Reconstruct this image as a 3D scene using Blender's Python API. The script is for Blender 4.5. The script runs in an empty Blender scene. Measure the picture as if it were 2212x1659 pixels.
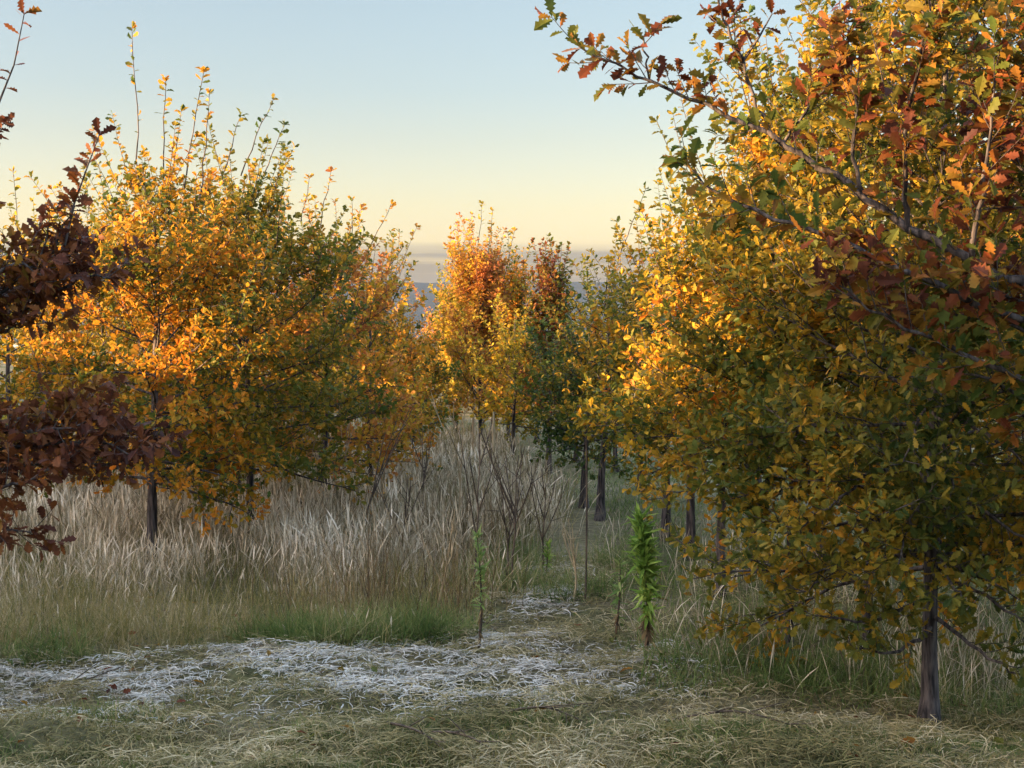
import bpy, math, random
import numpy as np
from mathutils import Vector

# ------------------------------------------------------------------ camera, sky, sun, exposure
S = bpy.context.scene
COL = S.collection
R = math.radians
cam_d = bpy.data.cameras.new('camera'); cam = bpy.data.objects.new('camera', cam_d); COL.objects.link(cam)
cam.location = (0, 0, 1.6); PITCH = R(2.67)
cam.rotation_euler = (R(90) - PITCH, 0, 0)
cam_d.sensor_width = 36; cam_d.lens = 52.07; cam_d.clip_start = 0.05; cam_d.clip_end = 20000
S.camera = cam

SUN_EL, SUN_AZ = R(6.0), R(-106)            # azimuth from +Y, negative = to the left
world = bpy.data.worlds.new('World'); S.world = world; world.use_nodes = True
nt = world.node_tree; nt.nodes.clear()
def N(tree, kind, **kw):
    n = tree.nodes.new(kind)
    for k, v in kw.items(): setattr(n, k, v)
    return n
def math_node(tree, op, a, b=None, c=None):
    n = N(tree, 'ShaderNodeMath', operation=op)
    for i, v in enumerate((a, b, c)):
        if v is None: continue
        if isinstance(v, (int, float)): n.inputs[i].default_value = v
        else: tree.links.new(v, n.inputs[i])
    return n.outputs[0]
def ramp(tree, fac, stops, interp='LINEAR'):
    r = N(tree, 'ShaderNodeValToRGB'); r.color_ramp.interpolation = interp
    e = r.color_ramp.elements
    while len(e) < len(stops): e.new(0.5)
    for el, (p, c) in zip(e, stops):
        el.position = p; el.color = (*c, 1) if len(c) == 3 else c
    if fac is not None: tree.links.new(fac, r.inputs[0])
    return r.outputs[0]
sky = N(nt, 'ShaderNodeTexSky', sky_type='NISHITA'); sky.sun_disc = False
sky.sun_elevation = SUN_EL; sky.sun_rotation = SUN_AZ
sky.air_density = 1.0; sky.dust_density = 1.6; sky.ozone_density = 1.0
tc = N(nt, 'ShaderNodeTexCoord'); sep = N(nt, 'ShaderNodeSeparateXYZ')
nt.links.new(tc.outputs['Generated'], sep.inputs[0])
SZ = sep.outputs[2]
# low sky dimmed, unseen upper sky boosted to brighten the ground (multiplies the sky)
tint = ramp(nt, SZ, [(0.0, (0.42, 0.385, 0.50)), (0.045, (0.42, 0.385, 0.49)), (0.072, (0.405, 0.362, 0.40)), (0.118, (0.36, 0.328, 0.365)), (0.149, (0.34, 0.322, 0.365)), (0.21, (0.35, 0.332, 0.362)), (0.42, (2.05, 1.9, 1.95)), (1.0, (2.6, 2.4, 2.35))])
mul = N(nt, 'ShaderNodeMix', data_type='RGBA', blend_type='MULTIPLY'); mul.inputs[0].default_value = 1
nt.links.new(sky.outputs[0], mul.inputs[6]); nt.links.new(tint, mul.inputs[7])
# low bands of grey cloud above the horizon
mp = N(nt, 'ShaderNodeMapping'); mp.inputs['Scale'].default_value = (5, 5, 150)
nt.links.new(tc.outputs['Generated'], mp.inputs[0])
cn = N(nt, 'ShaderNodeTexNoise'); cn.inputs['Scale'].default_value = 1.0; cn.inputs['Detail'].default_value = 5
nt.links.new(mp.outputs[0], cn.inputs['Vector'])
edge = math_node(nt, 'MULTIPLY_ADD', cn.outputs[0], 0.010, SZ)
band = ramp(nt, edge, [(0.0, (1, 1, 1)), (0.0490, (1, 1, 1)), (0.0520, (0, 0, 0)), (1.0, (0, 0, 0))])
mp2 = N(nt, 'ShaderNodeMapping'); mp2.inputs['Scale'].default_value = (6, 6, 190)
nt.links.new(tc.outputs['Generated'], mp2.inputs[0])
cn2 = N(nt, 'ShaderNodeTexNoise'); cn2.inputs['Scale'].default_value = 1.0; cn2.inputs['Detail'].default_value = 6
nt.links.new(mp2.outputs[0], cn2.inputs['Vector'])
streak = ramp(nt, cn2.outputs[0], [(0.36, (0.40, 0.40, 0.40)), (0.50, (1, 1, 1))])
cf = math_node(nt, 'MULTIPLY', band, streak)
cf = math_node(nt, 'MULTIPLY', cf, 1.0)
cl = N(nt, 'ShaderNodeMix', data_type='RGBA', blend_type='MULTIPLY')
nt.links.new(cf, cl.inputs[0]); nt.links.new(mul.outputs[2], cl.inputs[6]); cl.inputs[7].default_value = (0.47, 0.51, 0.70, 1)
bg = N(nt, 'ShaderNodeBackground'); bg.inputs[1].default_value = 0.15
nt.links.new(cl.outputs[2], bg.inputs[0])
wo = N(nt, 'ShaderNodeOutputWorld'); nt.links.new(bg.outputs[0], wo.inputs[0])

sun_d = bpy.data.lights.new('sun', 'SUN'); sun_d.energy = 5.0; sun_d.angle = R(0.5); sun_d.color = (1.0, 0.66, 0.34)
sun = bpy.data.objects.new('sun', sun_d); COL.objects.link(sun)
to_sun = Vector((math.sin(SUN_AZ) * math.cos(SUN_EL), math.cos(SUN_AZ) * math.cos(SUN_EL), math.sin(SUN_EL)))
sun.rotation_euler = to_sun.to_track_quat('Z', 'Y').to_euler()
S.view_settings.view_transform = 'Standard'; S.view_settings.look = 'None'
S.view_settings.gamma = 1; S.view_settings.exposure = 2.85
S.cycles.use_denoising = True
S.cycles.max_bounces = 7; S.cycles.diffuse_bounces = 3; S.cycles.transmission_bounces = 4
S.cycles.sample_clamp_indirect = 4

# ------------------------------------------------------------------ helpers
FP = 3200.0                                  # focal length in the 2212-wide picture
def P(px, py, d):
    """world point seen at (px, py) of the 2212 x 1659 picture at ground distance d"""
    u = (px - 1106) / FP; v = (829.5 - py) / FP
    c, s = math.cos(PITCH), math.sin(PITCH)
    y = c + v * s; z = -s + v * c
    return np.array([u / y * d, d, 1.6 + z / y * d])
def tag(o, label=None, cat=None, group=None, kind=None):
    if label: o['label'] = label
    if cat: o['category'] = cat
    if group: o['group'] = group
    if kind: o['kind'] = kind
    return o
def empty(name, loc, rz=0):
    o = bpy.data.objects.new(name, None); COL.objects.link(o)
    o.location = loc; o.rotation_euler.z = rz; o.empty_display_size = 0.1
    return o
def mesh_obj(name, V, F, mats, parent=None, midx=None, smooth=False):
    """V (n,3), F (m,4) quads"""
    V = np.asarray(V, np.float32).reshape(-1, 3); F = np.asarray(F, np.int32)
    k = F.shape[1]
    me = bpy.data.meshes.new(name)
    me.vertices.add(len(V)); me.vertices.foreach_set('co', V.ravel())
    me.loops.add(F.size); me.loops.foreach_set('vertex_index', F.ravel())
    me.polygons.add(len(F)); me.polygons.foreach_set('loop_start', np.arange(0, F.size, k, dtype=np.int32))
    me.update(calc_edges=True)
    for m in (mats if isinstance(mats, (list, tuple)) else [mats]): me.materials.append(m)
    if midx is not None: me.polygons.foreach_set('material_index', np.asarray(midx, np.int32))
    me.polygons.foreach_set('use_smooth', np.full(len(F), smooth))
    o = bpy.data.objects.new(name, me); COL.objects.link(o)
    if parent: o.parent = parent
    return o

def hash2(ix, iy, seed):
    h = (ix.astype(np.int64) * 374761393 + iy.astype(np.int64) * 668265263 + seed * 1442695041) & 0x7fffffff
    h = ((h ^ (h >> 13)) * 1274126177) & 0x7fffffff
    return ((h ^ (h >> 16)) & 0xffff) / 65535.0
def vnoise(x, y, seed=0):
    x = np.asarray(x, float); y = np.asarray(y, float)
    ix = np.floor(x); iy = np.floor(y); fx = x - ix; fy = y - iy
    fx = fx * fx * (3 - 2 * fx); fy = fy * fy * (3 - 2 * fy)
    a = hash2(ix, iy, seed); b = hash2(ix + 1, iy, seed); c = hash2(ix, iy + 1, seed); d = hash2(ix + 1, iy + 1, seed)
    return (a * (1 - fx) + b * fx) * (1 - fy) + (c * (1 - fx) + d * fx) * fy
def fbm(x, y, seed=0, oct=3):
    s = 0; a = 0.5; t = 0
    for k in range(oct):
        s = s + a * vnoise(x * 2 ** k, y * 2 ** k, seed + k); t += a; a *= 0.5
    return s / t
def sstep(a, b, x):
    t = np.clip((x - a) / (b - a), 0, 1); return t * t * (3 - 2 * t)

def ground_z(x, y):
    x = np.asarray(x, float); y = np.asarray(y, float)
    near = 1 - sstep(26, 45, np.hypot(x, y - 8))
    z = (fbm(x * 0.45, y * 0.45, 3) - 0.5) * 0.10 * near
    fore = near * (1 - sstep(7.4, 8.6, y)) * (1 - sstep(3.2, 4.5, np.abs(x)))
    z = z + fore * ((fbm(x * 1.6, y * 3.2, 11) - 0.5) * 0.15 + (fbm(x * 5, y * 8, 17) - 0.5) * 0.06)
    # added unseen bank left of the rows, height shaped to shade the trees
    prof = np.interp(y, [-40, -8, 2, 3.8, 5.2, 6.5, 9.5, 14, 18, 24, 30], [2.2, 2.9, 3.05, 2.85, 2.1, 2.2, 2.0, 1.6, 1.3, 0.6, 0])
    z = z + prof * sstep(-7.6, -10.2, x) * (1 - sstep(-22, -60, x) * 0.8)
    # land falls to a broad valley beyond the plantation
    far = sstep(40, 900, y)
    z = z - 42 * far
    return z

# ------------------------------------------------------------------ materials
def new_mat(name):
    m = bpy.data.materials.new(name); m.use_nodes = True
    t = m.node_tree; t.nodes.clear()
    return m, t
def leaf_mat(name, stops, transl=0.45, scale=2.2, spread=0.7, rough=0.55, spec=0.10):
    m, t = new_mat(name)
    g = N(t, 'ShaderNodeNewGeometry')
    ns = N(t, 'ShaderNodeTexNoise'); ns.inputs['Scale'].default_value = scale; ns.inputs['Detail'].default_value = 2
    t.links.new(g.outputs['Position'], ns.inputs['Vector'])
    a = math_node(t, 'MULTIPLY_ADD', ns.outputs[0], 1.7, -0.35 - spread / 2)
    f = math_node(t, 'MULTIPLY_ADD', g.outputs['Random Per Island'], spread, a)
    col = ramp(t, f, stops)
    vs = N(t, 'ShaderNodeTexNoise'); vs.inputs['Scale'].default_value = 60
    t.links.new(g.outputs['Position'], vs.inputs['Vector'])
    hv = N(t, 'ShaderNodeHueSaturation'); t.links.new(col, hv.inputs['Color'])
    t.links.new(math_node(t, 'MULTIPLY_ADD', vs.outputs[0], 0.9, 0.5), hv.inputs['Value'])
    p = N(t, 'ShaderNodeBsdfPrincipled'); p.inputs['Roughness'].default_value = rough
    p.inputs['Specular IOR Level'].default_value = spec
    t.links.new(hv.outputs[0], p.inputs['Base Color'])
    tr = N(t, 'ShaderNodeBsdfTranslucent'); t.links.new(hv.outputs[0], tr.inputs[0])
    mx = N(t, 'ShaderNodeMixShader'); mx.inputs[0].default_value = transl
    t.links.new(p.outputs[0], mx.inputs[1]); t.links.new(tr.outputs[0], mx.inputs[2])
    o = N(t, 'ShaderNodeOutputMaterial'); t.links.new(mx.outputs[0], o.inputs[0])
    return m
def blade_mat(name, stops, transl=0.3, scale=1.5, spread=0.8):
    return leaf_mat(name, stops, transl, scale, spread, 0.7, 0.1)
OL, GR = (0.115, 0.115, 0.018), (0.055, 0.085, 0.018)
GO, YE = (0.44, 0.20, 0.016), (0.46, 0.28, 0.022)
OR, RU = (0.48, 0.15, 0.018), (0.21, 0.052, 0.016)
BR = (0.085, 0.030, 0.018)
OO = (0.62, 0.24, 0.03)
LM = {
 'gold':   leaf_mat('leaf_gold',   [(0, GR), (0.3, OL), (0.48, (0.30, 0.19, 0.018)), (0.68, YE), (0.84, GO), (1, OR)]),
 'amber':  leaf_mat('leaf_amber',  [(0, GR), (0.26, OL), (0.42, (0.32, 0.19, 0.018)), (0.62, GO), (0.82, (0.50, 0.19, 0.018)), (1, OR)]),
 'olive':  leaf_mat('leaf_olive',  [(0, GR), (0.35, OL), (0.6, (0.18, 0.135, 0.016)), (0.82, (0.29, 0.175, 0.018)), (1, (0.42, 0.19, 0.018))]),
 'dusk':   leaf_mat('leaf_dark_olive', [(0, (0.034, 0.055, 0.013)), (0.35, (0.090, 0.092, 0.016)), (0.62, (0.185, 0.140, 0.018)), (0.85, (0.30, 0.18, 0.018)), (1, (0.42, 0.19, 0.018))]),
 'yellow': leaf_mat('leaf_yellow', [(0, OL), (0.4, (0.26, 0.22, 0.025)), (0.7, YE), (1, GO)]),
 'orange': leaf_mat('leaf_orange', [(0, (0.24, 0.18, 0.022)), (0.3, YE), (0.55, (0.50, 0.23, 0.045)), (0.8, (0.42, 0.16, 0.045)), (1, (0.30, 0.09, 0.03))]),
 'russet': leaf_mat('leaf_russet', [(0, GR), (0.35, (0.10, 0.095, 0.016)), (0.52, (0.22, 0.11, 0.016)), (0.72, (0.15, 0.040, 0.014)), (1, (0.06, 0.020, 0.014))]),
 'brown':  leaf_mat('leaf_brown',  [(0, (0.20, 0.11, 0.018)), (0.2, (0.16, 0.055, 0.016)), (0.7, (0.085, 0.028, 0.016)), (1, (0.045, 0.016, 0.012))], 0.3),
 'green':  leaf_mat('leaf_green',  [(0, (0.03, 0.055, 0.015)), (0.5, GR), (0.75, OL), (1, (0.24, 0.17, 0.02))]),
}
def bark_mat(name, c1, c2):
    m, t = new_mat(name)
    g = N(t, 'ShaderNodeNewGeometry'); mp = N(t, 'ShaderNodeMapping'); mp.inputs['Scale'].default_value = (60, 60, 9)
    t.links.new(g.outputs['Position'], mp.inputs[0])
    ns = N(t, 'ShaderNodeTexNoise'); ns.inputs['Scale'].default_value = 1.0; ns.inputs['Detail'].default_value = 5
    t.links.new(mp.outputs[0], ns.inputs['Vector'])
    p = N(t, 'ShaderNodeBsdfPrincipled'); p.inputs['Roughness'].default_value = 0.85; p.inputs['Specular IOR Level'].default_value = 0.2
    t.links.new(ramp(t, ns.outputs[0], [(0.38, c1), (0.64, c2)]), p.inputs['Base Color'])
    b = N(t, 'ShaderNodeBump'); b.inputs['Strength'].default_value = 0.7; b.inputs['Distance'].default_value = 0.01
    t.links.new(ns.outputs[0], b.inputs['Height']); t.links.new(b.outputs[0], p.inputs['Normal'])
    o = N(t, 'ShaderNodeOutputMaterial'); t.links.new(p.outputs[0], o.inputs[0])
    return m
BARK = bark_mat('bark', (0.014, 0.011, 0.011), (0.095, 0.075, 0.068))
DEADSTEM = bark_mat('dead_stem', (0.035, 0.025, 0.02), (0.10, 0.072, 0.05))
PALESTEM = bark_mat('pale_stem', (0.22, 0.16, 0.09), (0.36, 0.27, 0.16))
GM = {
 'tan':   blade_mat('dry_grass',   [(0, (0.12, 0.09, 0.05)), (0.35, (0.33, 0.26, 0.165)), (0.7, (0.54, 0.44, 0.31)), (1, (0.72, 0.60, 0.46))]),
 'olive': blade_mat('olive_grass', [(0, (0.07, 0.085, 0.02)), (0.35, (0.17, 0.145, 0.04)), (0.75, (0.30, 0.225, 0.10)), (1, (0.42, 0.33, 0.19))]),
 'green': blade_mat('green_grass', [(0, (0.055, 0.095, 0.022)), (0.45, (0.115, 0.155, 0.04)), (0.8, (0.20, 0.205, 0.07)), (1, (0.36, 0.30, 0.14))]),
 'hay':   blade_mat('mown_hay',    [(0, (0.10, 0.085, 0.035)), (0.3, (0.19, 0.155, 0.06)), (0.65, (0.31, 0.24, 0.12)), (1, (0.50, 0.41, 0.26))]),
 'pale':  blade_mat('bleached_straw', [(0, (0.28, 0.23, 0.16)), (0.4, (0.46, 0.41, 0.35)), (0.75, (0.52, 0.47, 0.41)), (1, (0.63, 0.58, 0.52))], 0.2),
 'weed':  blade_mat('weed_leaf',   [(0, (0.08, 0.15, 0.025)), (0.5, (0.18, 0.28, 0.045)), (1, (0.34, 0.40, 0.09))], 0.4),
 'weed_pale': blade_mat('weed_leaf_pale', [(0, (0.12, 0.20, 0.05)), (0.6, (0.20, 0.27, 0.08)), (1, (0.30, 0.30, 0.10))], 0.4),
 'dead':  blade_mat('withered_leaf', [(0, (0.06, 0.035, 0.02)), (0.5, (0.13, 0.08, 0.04)), (1, (0.22, 0.15, 0.07))], 0.3),
}
def ground_mat():
    m, t = new_mat('ground_soil')
    g = N(t, 'ShaderNodeNewGeometry')
    n1 = N(t, 'ShaderNodeTexNoise'); n1.inputs['Scale'].default_value = 1.4; n1.inputs['Detail'].default_value = 6
    n2 = N(t, 'ShaderNodeTexNoise'); n2.inputs['Scale'].default_value = 28; n2.inputs['Detail'].default_value = 6
    for n in (n1, n2): t.links.new(g.outputs['Position'], n.inputs['Vector'])
    base = ramp(t, n1.outputs[0], [(0.35, (0.075, 0.075, 0.028)), (0.55, (0.13, 0.105, 0.055)), (0.7, (0.20, 0.16, 0.10))])
    mx = N(t, 'ShaderNodeMix', data_type='RGBA', blend_type='MULTIPLY'); mx.inputs[0].default_value = 1
    t.links.new(base, mx.inputs[6]); t.links.new(ramp(t, n2.outputs[0], [(0.3, (0.4, 0.4, 0.4)), (0.7, (1.3, 1.3, 1.3))]), mx.inputs[7])
    # far fields of pale stubble
    sp = N(t, 'ShaderNodeSeparateXYZ'); t.links.new(g.outputs['Position'], sp.inputs[0])
    ff = N(t, 'ShaderNodeMapRange'); ff.inputs[1].default_value = 60; ff.inputs[2].default_value = 300
    t.links.new(sp.outputs[1], ff.inputs[0])
    m2 = N(t, 'ShaderNodeMix', data_type='RGBA'); t.links.new(ff.outputs[0], m2.inputs[0])
    t.links.new(mx.outputs[2], m2.inputs[6]); m2.inputs[7].default_value = (0.34, 0.29, 0.18, 1)
    p = N(t, 'ShaderNodeBsdfPrincipled'); p.inputs['Roughness'].default_value = 0.95; p.inputs['Specular IOR Level'].default_value = 0.1
    t.links.new(m2.outputs[2], p.inputs['Base Color'])
    b = N(t, 'ShaderNodeBump'); b.inputs['Strength'].default_value = 0.8; b.inputs['Distance'].default_value = 0.03
    t.links.new(n2.outputs[0], b.inputs['Height']); t.links.new(b.outputs[0], p.inputs['Normal'])
    o = N(t, 'ShaderNodeOutputMaterial'); t.links.new(p.outputs[0], o.inputs[0])
    return m
def hill_mat():
    m, t = new_mat('wooded_hill')
    g = N(t, 'ShaderNodeNewGeometry')
    n1 = N(t, 'ShaderNodeTexNoise'); n1.inputs['Scale'].default_value = 0.012; n1.inputs['Detail'].default_value = 8
    t.links.new(g.outputs['Position'], n1.inputs['Vector'])
    p = N(t, 'ShaderNodeBsdfPrincipled'); p.inputs['Roughness'].default_value = 1; p.inputs['Specular IOR Level'].default_value = 0
    t.links.new(ramp(t, n1.outputs[0], [(0.35, (0.016, 0.020, 0.022)), (0.7, (0.028, 0.031, 0.030))]), p.inputs['Base Color'])
    o = N(t, 'ShaderNodeOutputMaterial'); t.links.new(p.outputs[0], o.inputs[0])
    return m

# ------------------------------------------------------------------ ground and far hill
def axis(lo, hi, step, far_lo, far_hi, ratio=1.22):
    mid = list(np.arange(lo, hi + 1e-6, step))
    a = []; s = step; v = hi
    while v < far_hi:
        s *= ratio; v += s; a.append(min(v, far_hi))
    b = []; s = step; v = lo
    while v > far_lo:
        s *= ratio; v -= s; b.append(max(v, far_lo))
    return np.array(b[::-1] + mid + a)
gx = axis(-3.6, 3.6, 0.035, -3600, 3600); gy = axis(4.8, 9.0, 0.035, -300, 3900, 1.12)
GX, GY = np.meshgrid(gx, gy)
V = np.stack([GX, GY, ground_z(GX, GY)], -1).reshape(-1, 3)
nx, ny = len(gx), len(gy)
i = np.arange(nx - 1); j = np.arange(ny - 1)
II, JJ = np.meshgrid(i, j); q = (JJ * nx + II).ravel()
F = np.stack([q, q + 1, q + nx + 1, q + nx], -1)
ground = mesh_obj('ground', V, F, ground_mat(), smooth=True); tag(ground, kind='structure')

hx = np.linspace(-3200, 3200, 401); rows = 14
HV = []
for k in range(rows):
    t = k / (rows - 1)
    ridge = 69 + (fbm(hx * 0.0016, hx * 0 + 5, 41) - 0.5) * 11 + (fbm(hx * 0.03, hx * 0 + 9, 43) - 0.5) * 2.5
    prof = -46 + (ridge + 46) * (math.sin(min(t / 0.75, 1) * math.pi / 2) if t < 0.75 else 1 - ((t - .75) / .25) * 0.6)
    HV.append(np.stack([hx, 2300 + 900 * t + 60 * (fbm(hx * 0.004, hx * 0 + k * .5, 44) - .5), prof + (fbm(hx * .05, hx * 0 + k * 3.1, 47) - .5) * 5 * (t < .72)], -1))
V = np.concatenate(HV); n = len(hx)
II, JJ = np.meshgrid(np.arange(n - 1), np.arange(rows - 1)); q = (JJ * n + II).ravel()
hill = mesh_obj('hill', V, np.stack([q, q + 1, q + n + 1, q + n], -1), hill_mat(), smooth=True); tag(hill, kind='structure')

# ------------------------------------------------------------------ tubes and leaves
def tube(pts, rad, sides=6):
    pts = np.asarray(pts, float); n = len(pts); rad = np.broadcast_to(np.asarray(rad, float), (n,))
    tan = np.gradient(pts, axis=0); tan /= np.linalg.norm(tan, axis=1, keepdims=True) + 1e-9
    ref = np.where(np.abs(tan[:, 2:3]) > 0.9, np.array([[1., 0, 0]]), np.array([[0, 0, 1.]]))
    if np.abs(tan[:, 2]).mean() > 0.7: ref = np.tile([[1., 0.2, 0]], (n, 1))
    else: ref = np.tile([[0.05, 0.05, 1.]], (n, 1))
    a = np.cross(tan, ref); a /= np.linalg.norm(a, axis=1, keepdims=True) + 1e-9
    b = np.cross(tan, a)
    th = np.linspace(0, 2 * math.pi, sides, endpoint=False)
    V = pts[:, None] + rad[:, None, None] * (np.cos(th)[None, :, None] * a[:, None] + np.sin(th)[None, :, None] * b[:, None])
    k, s = np.meshgrid(np.arange(n - 1), np.arange(sides), indexing='ij')
    k = k.ravel(); s = s.ravel(); s2 = (s + 1) % sides
    F = np.stack([k * sides + s, k * sides + s2, (k + 1) * sides + s2, (k + 1) * sides + s], -1)
    return V.reshape(-1, 3), F
class Tubes:
    def __init__(s): s.V, s.F, s.n = [], [], 0
    def add(s, pts, rad, sides=6):
        v, f = tube(pts, rad, sides); s.V.append(v); s.F.append(f + s.n); s.n += len(v)
    def build(s, name, mat, parent=None):
        return mesh_obj(name, np.concatenate(s.V), np.concatenate(s.F), mat, parent, smooth=True)
def leaf_template(xs, ys, fold=0.35, droop=0.22):
    xs = np.array(xs); ys = np.array(ys); n = len(xs)
    z = -droop * xs ** 2
    mid = np.stack([xs, xs * 0, z], -1)
    l = np.stack([xs, ys, z + fold * ys], -1); r = np.stack([xs, -ys, z + fold * ys], -1)
    V = np.concatenate([mid, l, r]); F = []
    for k in range(n - 1):
        F.append((k, k + 1, n + k + 1, n + k)); F.append((k + 1, k, 2 * n + k, 2 * n + k + 1))
    return V, np.array(F)
LEAF_NEAR = leaf_template([0, .10, .22, .30, .41, .50, .61, .70, .82, .90, 1.0], [.012, .03, .13, .07, .23, .13, .30, .17, .25, .13, .02])
LEAF_MID = leaf_template([0, .2, .42, .52, .66, .84, 1.0], [.012, .10, .25, .15, .31, .21, .03])
LEAF_FAR = leaf_template([0, .38, .68, 1.0], [.03, .22, .30, .05])
LEAF_LANCE = leaf_template([0, .25, .55, 1.0], [.03, .085, .075, .01], 0.3, 0.35)
def norm(a): return a / (np.linalg.norm(a, axis=-1, keepdims=True) + 1e-9)
def leaves_mesh(name, tmpl, pos, dirs, size, mat, parent, rng, upness=0.9, wide=1.0):
    T, TF = tmpl
    pos = np.asarray(pos); x = norm(np.asarray(dirs)); n = len(pos); size = np.asarray(size)
    up = norm(np.array([0, 0, upness]) + rng.normal(0, 0.6, (n, 3)))
    y = norm(np.cross(up, x)); z = np.cross(x, y)
    w = size * rng.uniform(0.75, 1.15, n) * wide
    curl = rng.uniform(-0.4, 1.8, n)
    V = pos[:, None] + T[None, :, 0, None] * (x * size[:, None])[:, None] + T[None, :, 1, None] * (y * w[:, None])[:, None] \
        + T[None, :, 2, None] * (z * (size * curl)[:, None])[:, None]
    F = TF[None] + (np.arange(n) * len(T))[:, None, None]
    return mesh_obj(name, V.reshape(-1, 3), F.reshape(-1, 4), mat, parent)

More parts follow.
